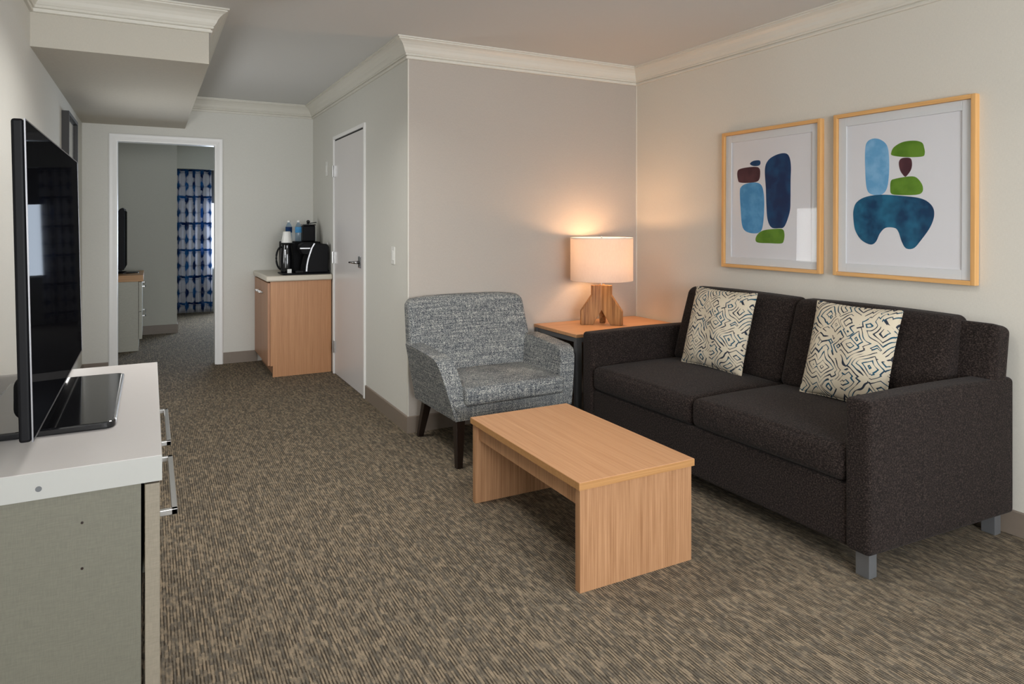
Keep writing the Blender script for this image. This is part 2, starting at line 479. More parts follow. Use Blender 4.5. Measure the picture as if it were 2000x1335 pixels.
# soffit over the corridor
struct('wall_soffit', bx(XL, XS, YS, YE, ZS, ZC), 'bulkhead')

# ---- crown moulding: mitred sweep, interior on the right of travel
PROF = [(0, -.120), (.013, -.120), (.016, -.116), (.016, -.108), (.009, -.106), (.009, -.101), (.020, -.099), (.023, -.094), (.021, -.088), (.026, -.084),
        (.034, -.072), (.041, -.056), (.052, -.040), (.066, -.027), (.080, -.019), (.086, -.017), (.086, -.010), (.095, -.008), (.095, 0), (0, 0)]
def sweep_seg(path, i, prof, z):
    """segment i of path (list of xy), mitred against its neighbours"""
    def nrm(a, b):
        d = Vector((b[0]-a[0], b[1]-a[1])).normalized(); return Vector((d.y, -d.x))
    n0 = nrm(path[i], path[i+1])
    def mit(j, other):
        if other is None: return n0
        s = n0+other; return s/(s.dot(n0))
    m0 = mit(i, nrm(path[i-1], path[i]) if i > 0 else None)
    m1 = mit(i+1, nrm(path[i+1], path[i+2]) if i+2 < len(path) else None)
    return prism(B(), prof, lambda p: (path[i][0]+m0.x*p[0], path[i][1]+m0.y*p[0], z+p[1]),
                 lambda p: (path[i+1][0]+m1.x*p[0], path[i+1][1]+m1.y*p[0], z+p[1]))
cp = [(XL, YB), (XL, YS), (XS, YS), (XS, YE), (XC, YE), (XC, YA), (XR, YA), (XR, YB)]
for i in range(len(cp)-1):
    struct('trim_%d' % (i+1), sweep_seg(cp, i, PROF, ZC-.0005), 'crown')
# ---- baseboards
BP = [(0, 0), (.010, 0), (.010, .098), (.007, .103), (0, .103)]
def baseboard(name, path):
    for i in range(len(path)-1):
        struct(name if len(path) == 2 else name, sweep_seg(path, i, BP, .0), 'base')
baseboard('baseboard_left', [(XL, YB), (XL, YE), (EX0-.058, YE)])
baseboard('baseboard_end', [(EX1+.058, YE), (.9, YE)])
baseboard('baseboard_corridor', [(XC, DY0-.045), (XC, YA), (XR, YA), (XR, YB)])
# thin pale corner guards
struct('trim_8', bx(XR-.006, XR, YA-.006, YA, .103, ZC-.12), 'crown')
struct('trim_9', bx(XC-.0025, XC+.004, YA-.004, YA+.012, .103, ZC-.12), 'crown')

# ---- doorway casing (end wall)
d1 = sroot('door_1', (EX0, YE, 0))
def casing(parent, name, pts_out, mats='trimwhite'):
    pass
def casing_profile(bm, x0, x1, z1, wdt, y, t=.016):
    """three-piece casing on the plane y, facing -y, around the opening x0..x1 up to z1, mitred"""
    prof = [(0, 0), (0, -t*.55), (wdt*.2, -t*.75), (wdt*.45, -t), (wdt*.85, -t), (wdt, -t*.6), (wdt, 0)]
    path = [(x0, 0), (x0, z1), (x1, z1), (x1, 0)]
    for i in range(3):
        a, c = path[i], path[i+1]
        def off(j, p):
            if j == 0: return (x0-p[0], 0)
            if j == 1: return (x0-p[0], z1+p[0])
            if j == 2: return (x1+p[0], z1+p[0])
            return (x1+p[0], 0)
        prism(bm, prof, lambda p, j=i: (off(j, p)[0], y+p[1], off(j, p)[1]), lambda p, j=i+1: (off(j, p)[0], y+p[1], off(j, p)[1]))
    return bm
o = struct('door_casing', casing_profile(B(), 0, EX1-EX0, EZ, .056, -.0005), 'trimwhite', parent=d1)
b = B(); box(b, -.0, .012, 0, T, 0, EZ-.012); box(b, EX1-EX0-.012, EX1-EX0, 0, T, 0, EZ-.012); box(b, 0, EX1-EX0, 0, T, EZ-.012, EZ)
struct('door_jamb', b, 'trimwhite', parent=d1)

# ---- closed white door on corridor wall
d2 = sroot('door_2', (XC, 0, 0))
b = B()
fw = .03
for a in ((DY0-fw, DY0), (DY1, DY1+fw)): box(b, -.014, .1, a[0], a[1], 0, DZ+fw)
box(b, -.014, .1, DY0, DY1, DZ, DZ+fw)
struct('door_frame', b, 'trimwhite', parent=d2, bevel=.003)
struct('door_leaf', bx(-.004, .04, DY0+.004, DY1-.004, .006, DZ-.012), 'door', parent=d2, bevel=.002)
struct('door_gap', bx(.0, .03, DY0+.004, DY1-.004, DZ-.012, DZ), 'gap', parent=d2)
for z in (.236, 1.01, 1.757):
    b = B(); tube(b, [(-.018, DY1+.004, z-.05), (-.018, DY1+.004, z+.05)], .0075, 12)
    box(b, -.0165, -.003, DY1-.03, DY1+.03, z-.048, z+.048)
    struct('hinge', b, 'nickel', parent=d2)
hd = struct('door_handle', bx(-.012, -.004, 5.105, 5.165, .965, 1.055), 'chrome_dark', parent=d2, bevel=.004)
hd2 = struct('handle_lever', tube(B(), [(-.01, 5.135, 1.008), (-.05, 5.135, 1.008), (-.056, 5.15, 1.008), (-.056, 5.25, 1.004)], [.013, .011, .010, .008], 12), 'chrome_dark', parent=hd, smooth=True)

# ---- unseen window behind the camera, widened to light the corridor
w1 = sroot('window_1', (0, YB, 0))
b = B()
for (x0, x1, z0, z1) in ((WX0, WX1, WZ0, WZ0+.05), (WX0, WX1, WZ1-.05, WZ1), (WX0, WX0+.05, WZ0, WZ1), (WX1-.05, WX1, WZ0, WZ1), (1.355, 1.405, WZ0, WZ1)):
    box(b, x0, x1, -.09, -.03, z0, z1)
struct('window_frame', b, 'trimwhite', parent=w1)
struct('window_pane', bx(WX0+.05, WX1-.05, -.062, -.058, WZ0+.05, WZ1-.05), 'glass', parent=w1)
struct('window_sill', bx(WX0-.03, WX1+.03, -.03, .05, WZ0-.03, WZ0), 'trimwhite', parent=w1)

w3 = sroot('added_window', (XR, 0, 0))  # added out of view to send light onto the left wall
b = B()
for (y0, y1, z0, z1) in ((VY0, VY1, WZ0, WZ0+.05), (VY0, VY1, WZ1-.05, WZ1), (VY0, VY0+.05, WZ0, WZ1), (VY1-.05, VY1, WZ0, WZ1), (-.725, -.675, WZ0, WZ1)):
    box(b, .03, .09, y0, y1, z0, z1)
struct('window_frame', b, 'trimwhite', parent=w3)
struct('window_pane', bx(.058, .062, VY0+.05, VY1-.05, WZ0+.05, WZ1-.05), 'glass', parent=w3)
struct('window_sill', bx(-.05, .03, VY0-.03, VY1+.03, WZ0-.03, WZ0), 'trimwhite', parent=w3)

# ------------------------------------------------------------------ bedroom beyond the doorway
BXL = -.62
struct('wall_bedroom_left', bx(BXL-T, BXL, YE+T, 11.3, 0, ZC), 'bedwall')
struct('wall_bedroom_right', bx(3.6, 3.7, YE+T, 11.3, 0, ZC), 'bedwall')
struct('wall_bedroom_near', bx(XC+.1, 3.7, YE, YE+T, 0, ZC), 'bedwall')
struct('wall_partition', bx(BXL, .285, 9.05, 10.95, 0, ZC), 'bedwall')
BY = 10.95
b = B(); box(b, .285, .76, BY, BY+T, 0, ZC); box(b, 2.75, 3.6, BY, BY+T, 0, ZC); box(b, .76, 2.75, BY, BY+T, 0, .63); box(b, .76, 2.75, BY, BY+T, 2.1, ZC)
struct('wall_bedroom_far', b, 'bedwall')
struct('wall_bedroom_soffit', bx(.285, 3.6, 10.62, BY, 2.075, ZC), 'bedwall')
struct('trim_10', sweep_seg([(BXL, 9.05), (.285, 9.05), (.285, 10.6)], 0, PROF, ZC-.0005), 'bedwall')
struct('trim_11', sweep_seg([(BXL, 9.05), (.285, 9.05), (.285, 10.6)], 1, PROF, ZC-.0005), 'bedwall')
struct('baseboard_partition', sweep_seg([(BXL, 9.05), (.285, 9.05), (.285, 10.9)], 0, BP, 0), 'base')
struct('baseboard_partition_side', sweep_seg([(BXL, 9.05), (.285, 9.05), (.285, 10.9)], 1, BP, 0), 'base')
w2 = sroot('window_2', (.76, BY, .63))
b = B()
for (x0, x1, z0, z1) in ((0, 1.99, 0, .02), (0, 1.99, 1.43, 1.47), (0, .03, 0, 1.47), (1.95, 1.99, 0, 1.47), (.97, 1.02, 0, 1.47)):
    box(b, x0, x1, .04, .09, z0, z1)
struct('window_frame', b, 'trimwhite', parent=w2)
struct('window_pane', bx(.03, 1.95, .063, .067, .02, 1.43), 'glass', parent=w2)
o = obj('roller_shade', bx(.775, 2.735, BY-.02, BY-.014, 1.6, 2.10), 'steel')
tag(o, 'grey roller shade pulled partly down over the bedroom window', 'blind')
# curtain
b = B(); uvl = b.loops.layers.uv.new('UVMap')
nx, nz_ = 120, 30; x0, x1, z0, z1 = .30, .80, .03, 2.09
gr = []
for i in range(nx+1):
    s = i/nx; row = []
    for j in range(nz_+1):
        t = j/nz_; z = z0+(z1-z0)*t
        amp = .035*(.65+.35*(1-t)); ph = s*2*PI*6.0+.6*math.sin(3*s*PI)
        x = x0+(x1-x0)*s + .010*math.sin(2*ph) - .02*t*(s-.2)
        row.append((b.verts.new((x, 10.74+amp*math.sin(ph), z)), (s*.78, t*2.06)))
    gr.append(row)
for i in range(nx):
    for j in range(nz_):
        q = [gr[i][j], gr[i+1][j], gr[i+1][j+1], gr[i][j+1]]
        f = b.faces.new([v[0] for v in q])
        for l, v in zip(f.loops, q): l[uvl].uv = v[1]
o = obj('curtain', b, 'curtain', smooth=True)
sm = o.modifiers.new('cloth', 'SOLIDIFY'); sm.thickness = .003
tag(o, 'long blue and white tie-dyed curtain hanging by the bedroom window', 'curtain')

# bedroom dresser + tv
dr = thing('dresser', 'grey dresser with oak-edged top seen through the doorway', 'dresser', (-.06, 7.93, 0))
DW = .52
obj('body', bx(-DW, -.045, .01, .80, 0, .71), 'linen_bedroom', dr, bevel=.002)
b = B(); box(b, -DW, 0, 0, .81, .71, .775)
obj('top', b, 'oaktrim', dr, bevel=.002)
for z0, z1 in ((.12, .40), (.405, .705)):
    d = obj('drawer', bx(-.042, -.012, .012, .798, z0, z1), 'linen_bedroom', dr, bevel=.002)
    b = B(); zz = z1-.06; box(b, -.012, .022, .12, .132, zz, zz+.012); box(b, -.012, .022, .68, .692, zz, zz+.012); box(b, .012, .022, .12, .692, zz, zz+.012)
    obj('handle', b, 'nickel', d)
tv2 = thing('television', 'black television on the bedroom dresser seen edge-on through the doorway', 'television', (-.25, 8.37, .775))
def prof_tv(bm, y0, y1):
    pts = [(-.05, .06), (.012, .05), (.02, .06), (.02, .66), (.010, .69), (-.02, .68), (-.06, .62), (-.075, .5), (-.075, .12)]
    return prism(bm, pts, lambda p: (p[0], y0, p[1]), lambda p: (p[0], y1, p[1]))
obj('housing', prof_tv(B(), -.36, .36), 'black', tv2, bevel=.006)
obj('screen', bx(.0202, .024, -.35, .35, .07, .66), 'screen', tv2)
obj('stand_base', lathe(B(), [(.15, 0), (.15, .012), (.13, .02)], 32), 'black_gloss', tv2, smooth=True, autos=40)
obj('neck', bx(-.04, -.01, -.08, .08, .018, .08), 'black_gloss', tv2)

# ------------------------------------------------------------------ kitchenette
kc = thing('kitchen_cabinet', 'low oak cabinet with pale counter at the corridor corner beside the white door', 'cabinet', (.9, 6.045, 0))
obj('side_panel', prism(B(), [(.02, .0), (XC-.9-.011, 0), (XC-.9-.011, .81), (-.0, .81), (-.0, .095), (.02, .095)], lambda p: (p[0], 0, p[1]), lambda p: (p[0], .02, p[1])), 'cab_z', kc)
obj('body', bx(.04, XC-.9-.003, .02, .80, 0, .81), 'cab_dk', kc)
for y0, y1 in ((.0, .398), (.402, .80)):
    d = obj('door', bx(-.022, -.002, y0, y1, .10, .80), 'cab_dk', kc, bevel=.0015)
    hy = y1-.08 if y0 == 0 else y0+.08
    b = B(); tube(b, [(-.024, hy-.05, .70), (-.055, hy-.05, .70), (-.055, hy+.05, .70), (-.024, hy+.05, .70)], .005, 8)
    obj('handle', b, 'nickel', d)
b = B(); box(b, -.035, XC-.9-.002, -.025, .803, .812, .860)
obj('countertop', b, 'quartz', kc, bevel=.012, seg=3)

ZT = .860
tray = tag(obj('serving_tray', bx(-.2, .2, -.14, .14, 0, .012), 'black', None, loc=(1.205, 6.20, ZT), bevel=.004), 'black tray under the coffee maker on the cabinet counter', 'tray')
cm = thing('coffee_maker', 'black single-cup coffee maker with a curved silver side stripe on the counter', 'coffee maker', (1.29, 6.17, ZT+.012))
pts = [(-.105, 0), (.105, 0), (.112, .23), (.095, .25), (-.02, .262), (-.04, .245), (-.055, .20), (-.085, .12), (-.10, .05)]
obj('body', prism(B(), pts, lambda p: (p[0], -.085, p[1]), lambda p: (p[0], .085, p[1])), 'black', cm, bevel=.008)
pts = [(-.05, .15), (-.115, .165), (-.135, .20), (-.13, .245), (-.10, .262), (-.02, .262), (-.035, .2)]
obj('brew_head', prism(B(), pts, lambda p: (p[0], -.07, p[1]), lambda p: (p[0], .07, p[1])), 'black', cm, bevel=.008)
path = [(-.02+.004, .258), (-.038, .22), (-.055, .17), (-.070, .12), (-.080, .07), (-.085, .015)]
wd = .006
outl = [(x-wd, z) for x, z in path]+[(x+wd, z) for x, z in path[::-1]]
obj('side_stripe', prism(B(), outl, lambda p: (p[0], -.091, p[1]), lambda p: (p[0], -.084, p[1])), 'silver', cm)
obj('head_band', bx(-.138, -.045, -.075, -.066, .208, .222), 'silver', cm, bevel=.003)
obj('drip_tray', bx(-.17, -.09, -.06, .06, 0, .02), 'black_gloss', cm, bevel=.004)

ck = thing('coffee_carafe', 'black carafe with curved side handle left of the coffee maker', 'carafe', (1.075, 6.285, ZT+.012))
obj('body', lathe(B(), [(.045, 0), (.055, .01), (.058, .10), (.05, .20), (.044, .235), (.046, .25)], 32), 'black_gloss', ck, smooth=True, autos=40)
obj('lid', lathe(B(), [(.064, .25), (.066, .256), (.03, .262)], 32), 'black', ck, smooth=True, autos=40)
b = B(); arc = [(-.045-.045*math.sin(a), 0, .125+.10*math.cos(a)) for a in [PI*k/12 for k in range(13)]]
tube(b, [Vector(p) for p in arc], .008, 8, flat=1.0)
obj('handle', b, 'black', ck, smooth=True)
obj('front_band', tube(B(), [(-.02, -.056, .04), (-.022, -.058, .12), (-.02, -.050, .2)], .004, 8), 'silver', ck)

cup = obj('paper_cup', lathe(B(), [(.046, 0), (.047, .004), (.031, .098), (.028, .100), (.0005, .0985)], 32), 'white_plastic', None, smooth=True, loc=(1.075, 6.285, ZT+.012+.262), autos=40)
tag(cup, 'white cup upside down on the lid of the black carafe', 'cup')
o = obj('creamer_packet', bx(-.018, .018, -.006, .006, 0, .035), 'white_plastic', None, loc=(1.075, 6.155, ZT+.012), bevel=.003)
tag(o, 'small white packet standing in front of the black carafe', 'packet')

hb = tag(obj('appliance_box', bx(-.16, .16, -.16, .16, 0, .275), 'black_matt', None, loc=(1.245, 6.60, ZT), bevel=.008), 'black box behind the coffee maker carrying bottles and a bucket', 'appliance')
ZA = ZT+.275
def bottle(x, y, label, first=None):
    r = thing('water_bottle', label, 'bottle', (x, y, ZA), group='water bottles behind the coffee maker')
    obj('body', lathe(B(), [(.024, 0), (.029, .006), (.029, .06), (.027, .08), (.029, .10), (.029, .135), (.018, .165), (.012, .172), (.012, .182)], 24), 'bottle_glass', r, smooth=True)
    obj('label_band', lathe(B(), [(.0295, .085), (.0297, .087), (.0297, .135), (.0295, .137)], 24, cap=False), 'p_blue' if 'front' in label else 'p_navy', r, smooth=True)
    obj('cap', lathe(B(), [(.0135, .180), (.014, .182), (.014, .196), (.012, .198)], 20), 'white_plastic', r)
bottle(1.215, 6.50, 'clear water bottle with light blue band at the front beside the black ice bucket')
bottle(1.14, 6.56, 'water bottle with dark blue band behind the white upside down cup')
ib = thing('ice_bucket', 'black ice bucket with round knob standing on the black box', 'bucket', (1.31, 6.53, ZA))
obj('bucket', bx(-.055, .055, -.055, .055, 0, .15), 'black', ib, bevel=.01, seg=3)
obj('lid', bx(-.058, .058, -.058, .058, .15, .162), 'black_gloss', ib, bevel=.004)
obj('knob', lathe(B(), [(.006, .162), (.008, .17), (.015, .178), (.017, .188), (.012, .198), (.002, .202)], 20), 'black_gloss', ib, smooth=True)
obj('tongs', prism(B(), [(0, 0), (.09, .012), (.09, .02), (0, .008)], lambda p: (p[0]-.02, -.03, .163+p[1]), lambda p: (p[0]-.02, -.02, .163+p[1])), 'black', ib)

def plate(name, y, z, label, kind, w=.07, h=.115):
    r = thing(name, label, kind, (XC, y, z))
    obj('plate', bx(-.006, -.0002, -w/2, w/2, -h/2, h/2), 'white_plastic', r, bevel=.002)
    if kind == 'switch': obj('rocker', bx(-.010, -.006, -.016, .016, -.033, .033), 'white_plastic', r, bevel=.002)
    else:
        for dz in (-.02, .02): obj('socket', bx(-.0075, -.006, -.017, .017, dz-.014, dz+.014), 'white_plastic', r, bevel=.001)
    return r
plate('light_switch', 4.335, 1.095, 'white light switch on corridor wall between the door and the outer corner', 'switch')
plate('wall_outlet', 6.25, 1.075, 'white wall outlet just above the coffee maker', 'outlet')
plate('wall_switch', 6.25, 1.80, 'white wall switch high beside the upper door hinge', 'switch', .06, .13)
o = obj('power_cord', tube(B(), [(XC-.008, 6.25, 1.06), (XC-.03, 6.24, 1.07), (XC-.028, 6.2, 1.0), (XC-.012, 6.18, .93), (XC-.012, 6.15, .884), (XC-.010, 6.12, .879)], .004, 8), 'black', None, smooth=True)
tag(o, 'black power cord dropping from the outlet behind the coffee maker', 'cord')

# ------------------------------------------------------------------ dark frame on left wall
lf = thing('picture_frame', 'dark-framed picture on the left wall above the television', 'picture', (XL, 5.33, 1.25))
FW, FH, FD = .63, .80, .042
b = B(); t = .022
for y0, y1, z0, z1 in ((0, t, 0, FH), (FW-t, FW, 0, FH), (t, FW-t, 0, t), (t, FW-t, FH-t, FH)): box(b, .001, FD, y0, y1, z0, z1)
obj('frame', b, 'frame_dark', lf)
obj('picture', bx(.001, .018, t, FW-t, t, FH-t), 'mat', lf)
obj('glass', bx(.024, .026, t, FW-t, t, FH-t), 'glass', lf)

# ------------------------------------------------------------------ framed abstract prints
def smooth_closed(pts, n=8):
    out = []; L = len(pts)
    for i in range(L):
        p0, p1, p2, p3 = (Vector(pts[(i+k-1) % L]) for k in range(4))
        for k in range(n):
            t = k/n
            out.append(.5*((2*p1)+(p2-p0)*t+(2*p0-5*p1+4*p2-p3)*t*t+(3*p1-p0-3*p2+p3)*t**3))
    return out
def frame_art(Ynear, Yfar, z0, z1, label, shapes, tilt):
    W = Yfar-Ynear; Hh = z1-z0
    r = thing('framed_print', label, 'picture', (XR, Ynear, z0), group='pair of framed abstract prints over the sofa')
    D = .036; t = .020
    b = B()
    def bar(y0, y1, za, zb, mi): box(b, -D, -.004, y0, y1, za, zb, mi)
    bar(0, t, 0, Hh, 0); bar(W-t, W, 0, Hh, 0); bar(t, W-t, 0, t, 1); bar(t, W-t, Hh-t, Hh, 1)
    obj('frame', b, ['frame_wood', 'frame_wood_y'], r, bevel=.0015)
    # mat with bevelled window, sheet behind
    m = .045; b = B()
    y0, y1, za, zb = t, W-t, t, Hh-t
    for (a, c, d, e) in ((y0, y0+m, za, zb), (y1-m, y1, za, zb), (y0+m, y1-m, za, za+m), (y0+m, y1-m, zb-m, zb)): box(b, -.020, -.012, a, c, d, e)
    obj('mat', b, 'mat', r, bevel=.0018)
    names = ['paper', 'p_blue', 'p_sky', 'p_navy', 'p_teal', 'p_green', 'p_brown']
    b = B(); box(b, -.012, -.006, y0, y1, za, zb)
    for kind, pts in shapes:
        # pts are fractions: u from far (left) edge to near, v from top
        q = smooth_closed([((1-u)*W, (1-v)*Hh) for u, v in pts])
        f0 = len(b.faces)
        prism(b, q, lambda p: (-.0122, p[0], p[1]), lambda p: (-.0128, p[0], p[1]), names.index(kind))
    obj('art_print', b, names, r)
    obj('glass', bx(-.027, -.025, t, W-t, t, Hh-t), 'picture_glass', r)
    r.rotation_euler = (0, tilt, 0)
    return r
CAL1 = dict(x0=92, x1=850)
# shapes measured on a close crop of each print, already rectified to fractions of the frame
def q1(lst):  # crop pixel (942 wide) -> fraction: frame left edge x 92..(852), top/bottom run linearly
    out = []
    for x, y in lst:
        top = 210+(88-210)*(x-92)/(850-92); bot = 1222+(1270-1222)*(x-92)/(850-92)
        s = (x-92)/(850-92); k = (bot-top)
        # perspective-correct horizontal fraction
        h0, h1 = 1222-210, 1270-88
        u = s*h0/(h1+(h0-h1)*s) if False else s*h0/(h1*(1-s)*1.0+h0*s)*1.0
        out.append((u, (y-top)/k))
    return out
def q2(lst):
    out = []
    for x, y in lst:
        s = (x-68)/(980-68); top = 218+(65-218)*s; bot = 1222+(1277-1222)*s
        h0, h1 = 1222-218, 1277-65
        u = s*h0/(h1*(1-s)+h0*s)
        out.append((u, (y-top)/(bot-top)))
    return out
print1 = [
 ('p_navy', q1([(337, 432), (365, 410), (415, 404), (426, 425), (412, 445), (365, 448)])),
 ('p_brown', q1([(222, 500), (250, 473), (350, 456), (410, 460), (424, 500), (410, 560), (350, 577), (250, 578), (228, 555)])),
 ('p_blue', q1([(247, 650), (262, 608), (310, 585), (380, 575), (430, 592), (452, 650), (458, 760), (448, 900), (425, 955), (370, 968), (300, 950), (268, 900), (255, 780)])),
 ('p_navy', q1([(462, 470), (490, 400), (550, 360), (610, 348), (640, 375), (652, 450), (650, 560), (650, 700), (645, 800), (610, 910), (570, 925), (515, 920), (485, 860), (475, 750), (470, 620)])),
 ('p_green', q1([(388, 1015), (405, 975), (450, 945), (530, 932), (592, 932), (609, 965), (605, 1020), (585, 1043), (500, 1042), (410, 1038)])),
]
print2 = [
 ('p_sky', q2([(316, 430), (330, 375), (375, 350), (430, 355), (475, 390), (490, 460), (490, 580), (475, 670), (435, 708), (365, 706), (330, 670), (318, 560)])),
 ('p_green', q2([(506, 435), (525, 400), (580, 368), (650, 358), (695, 370), (708, 400), (712, 440), (695, 460), (600, 464), (515, 455)])),
 ('p_brown', q2([(556, 500), (575, 472), (625, 470), (638, 500), (632, 545), (605, 585), (590, 586), (565, 550)])),
 ('p_green', q2([(504, 620), (530, 605), (620, 588), (665, 595), (698, 640), (700, 685), (665, 705), (560, 708), (508, 700), (500, 665)])),
 ('p_teal', q2([(224, 810), (250, 760), (320, 725), (430, 708), (560, 712), (690, 728), (750, 770), (766, 830), (745, 910), (690, 1000), (650, 1048), (605, 1050), (578, 1010), (555, 945), (530, 920), (470, 920), (430, 955), (400, 1010), (360, 1028), (290, 1000), (240, 940), (224, 870)])),
]
frame_art(2.446, 3.160, 1.035, 1.872, 'oak-framed abstract print of upright navy and blue stones, left of the pair over the sofa', print1, math.radians(.4))
frame_art(1.668, 2.368, 1.035, 1.876, 'oak-framed abstract print with wide teal arch below light blue and green stones, over the sofa', print2, math.radians(.4))

# ------------------------------------------------------------------ coffee table
ct = thing('coffee_table', 'oak block-shaped coffee table with slab ends on the carpet before the sofa', 'coffee table', (1.333, 2.0, 0))
CW, CL, CH = .535, .92, .395
obj('tabletop', bx(0, CW, 0, CL, CH-.028, CH), 'oak_y', ct, bevel=.0015)
obj('edge_band', box(box(B(), -.0008, .0, .0, CL, CH-.0275, CH-.0015), 0, CW, -.0008, 0, CH-.0275, CH-.0015), 'oaktrim', ct)
for y0 in (.008, CL-.008-.03):
    obj('leg_panel', bx(.008, CW-.008, y0, y0+.03, 0, CH-.028), 'oak_z', ct, bevel=.001)
for x0 in (.026, CW-.026-.02):
    obj('apron', bx(x0, x0+.02, .038, CL-.038, CH-.028-.072, CH-.028), 'oak_z', ct)

# ------------------------------------------------------------------ side table + lamp
st = thing('side_table', 'oak-topped side table with grey metal frame in the corner behind the sofa', 'side table', (2.32, 3.515, 0))
SW, SD, SH = .86, .52, .62
obj('tabletop', bx(0, SW, 0, SD, SH-.02, SH), 'oak_x', st, bevel=.001)
for x in (.004, SW-.044):
    for y in (.004, SD-.034):
        obj('leg', bx(x, x+.04, y, y+.03, 0, SH-.02), 'steel', st, bevel=.001)
b = B(); box(b, .044, SW-.044, .006, .03, SH-.05, SH-.02); box(b, .044, SW-.044, SD-.03, SD-.006, SH-.05, SH-.02)
box(b, .008, .036, .034, SD-.034, SH-.05, SH-.02); box(b, SW-.036, SW-.008, .034, SD-.034, SH-.05, SH-.02)
obj('top_rail', b, 'steel', st)

LX, LY = 2.714, 3.80
lp = thing('table_lamp', 'lit table lamp with white drum shade and splayed wooden base on the side table', 'lamp', (LX, LY, SH))
fin = [(0, .268), (.070, .268), (.070, .203), (.145, .095), (.145, 0), (.066, 0), (.0, .105)]
va = -math.atan(707/1328)
def fin_mesh(ang, th=.019):
    c, s_ = math.cos(ang), math.sin(ang)
    f = lambda off: (lambda p: (p[0]*c-off*s_, p[0]*s_+off*c, p[1]))
    return prism(B(), fin, f(-th), f(th))
for ang in (va+math.radians(187), va+math.radians(-24), va+math.radians(78)):
    obj('base_fin', fin_mesh(ang), 'rustic', lp, bevel=.003)
obj('stem', tube(B(), [(0, 0, .262), (0, 0, .34)], .006, 10), 'nickel', lp)
obj('socket', lathe(B(), [(.014, .34), (.016, .345), (.016, .385), (.013, .39)], 16), 'white_plastic', lp)
obj('bulb', lathe(B(), [(.012, .388), (.016, .40), (.028, .42), (.032, .445), (.026, .468), (.012, .48), (.001, .483)], 20), 'bulb', lp, smooth=True)
r = .212; b = B(); ZS0, ZS1 = .300, .590
lathe(b, [(r, ZS0), (r, ZS1), (r-.002, ZS1), (r-.002, ZS0), (r, ZS0)], 72, cap=False)
obj('lamp_shade', b, 'shade', lp, smooth=True, autos=40)
b = B(); lathe(b, [(r+.001, ZS1-.005), (r+.001, ZS1+.001), (r-.003, ZS1+.001), (r-.003, ZS1-.005)], 72, cap=False)
obj('shade_rim', b, 'white_plastic', lp, smooth=True)
b = B()
for a in (0, 2*PI/3, 4*PI/3): tube(b, [(0, 0, ZS1-.01), (r*math.cos(a), r*math.sin(a), ZS1-.004)], .0022, 6)
tube(b, [(.0, .04, .36), (0, .055, .45), (0, .03, .56), (0, 0, ZS1-.012)], .002, 6); tube(b, [(.0, -.04, .36), (0, -.055, .45), (0, -.03, .56), (0, 0, ZS1-.012)], .002, 6)
obj('harp', b, 'nickel', lp)
obj('finial', lathe(B(), [(.004, ZS1-.012), (.008, ZS1-.004), (.004, ZS1), (.009, ZS1+.008), (.003, ZS1+.016)], 14), 'nickel', lp, smooth=True)
pl = bpy.data.lights.new('lamp_light', 'POINT'); pl.energy = 7.6; pl.color = (1, .56, .29); pl.shadow_soft_size = .035
po = bpy.data.objects.new('lamp_light', pl); COL.objects.link(po); po.parent = lp; po.location = (0, 0, .535)
pl2 = bpy.data.lights.new('lamp_light', 'POINT'); pl2.energy = 4.2; pl2.color = (1, .56, .29); pl2.shadow_soft_size = .035
po2 = bpy.data.objects.new('lamp_light', pl2); COL.objects.link(po2); po2.parent = lp; po2.location = (.05, -.02, .44)

# ------------------------------------------------------------------ sofa
SX0, SX1, SY0, SY1 = 2.285, 3.185, 1.556, 3.375
sf = thing('sofa', 'charcoal two-seat sofa with grey metal feet against the cream wall', 'sofa', (SX0, SY0, 0), math.radians(.5))
L, D = SY1-SY0, SX1-SX0
def splay(q, xw, yw):   # near end runs a few degrees off square
    return (q[0], q[1]-.045*max(0, xw/D)*max(0, 1-yw/(L*.5)), q[2])
def rb(name, x0, x1, y0, y1, z0, z1, r, mat='sofa', parent=sf, n=8, fn=None):
    return obj(name, rbox(B(), ((x0+x1)/2, (y0+y1)/2, (z0+z1)/2), ((x1-x0)/2, (y1-y0)/2, (z1-z0)/2), r, n, fn), mat, parent, smooth=True)
AW = .100
for y0 in (0, L-AW):
    def armfn(q, p):
        f = .008*(1-p[2]**2)*(1 if True else 0)
        return splay((q.x, q.y, q.z+.006*math.sin((p[0]+1)*1.5)*max(0, p[2])), q.x+D/2, q.y+y0+AW/2)
    rb('arm', 0, D, y0, y0+AW, .100, .665, .02, fn=armfn)
rb('base', .012, D-.02, AW-.005, L-AW+.005, .102, .335, .015)
CYM = L/2
for k, (y0, y1) in enumerate(((AW+.002, CYM-.001), (CYM+.001, L-AW-.002))):
    def cfn(q, p):
        bz = .022*(1-p[0]**2)*(1-p[1]**4)*max(0, p[2]) if True else 0
        bxx = -.018*(1-p[2]**2)*(1-abs(p[1])**4) if p[0] < 0 else 0
        return (q.x+bxx*abs(min(0, p[0])), q.y, q.z+bz)
    rb('seat_cushion', .0, D-.20, y0, y1, .338, .475, .032, n=12, fn=cfn)
for k, (y0, y1) in enumerate(((AW+.004, CYM-.001), (CYM+.001, L-AW-.004))):
    def bfn(q, p):
        z = q.z+.22                                      # local 0..~.44
        puff = -.022*(1-p[2]**2)*(1-abs(p[1])**4) if p[0] < 0 else 0
        lean = .135*z/.44
        return (q.x+lean+puff*abs(min(0, p[0])), q.y, q.z - (.006*(p[1]**2)) * max(0, p[2]))
    o = rb('back_cushion', .595, .735, y0, y1, .47, .915, .04, n=12, fn=bfn)
def bk(q, p):
    return splay((q.x+.02*(p[2]), q.y, q.z-.012*max(0, p[2])*p[0]), q.x+D-.09, q.y+L/2)
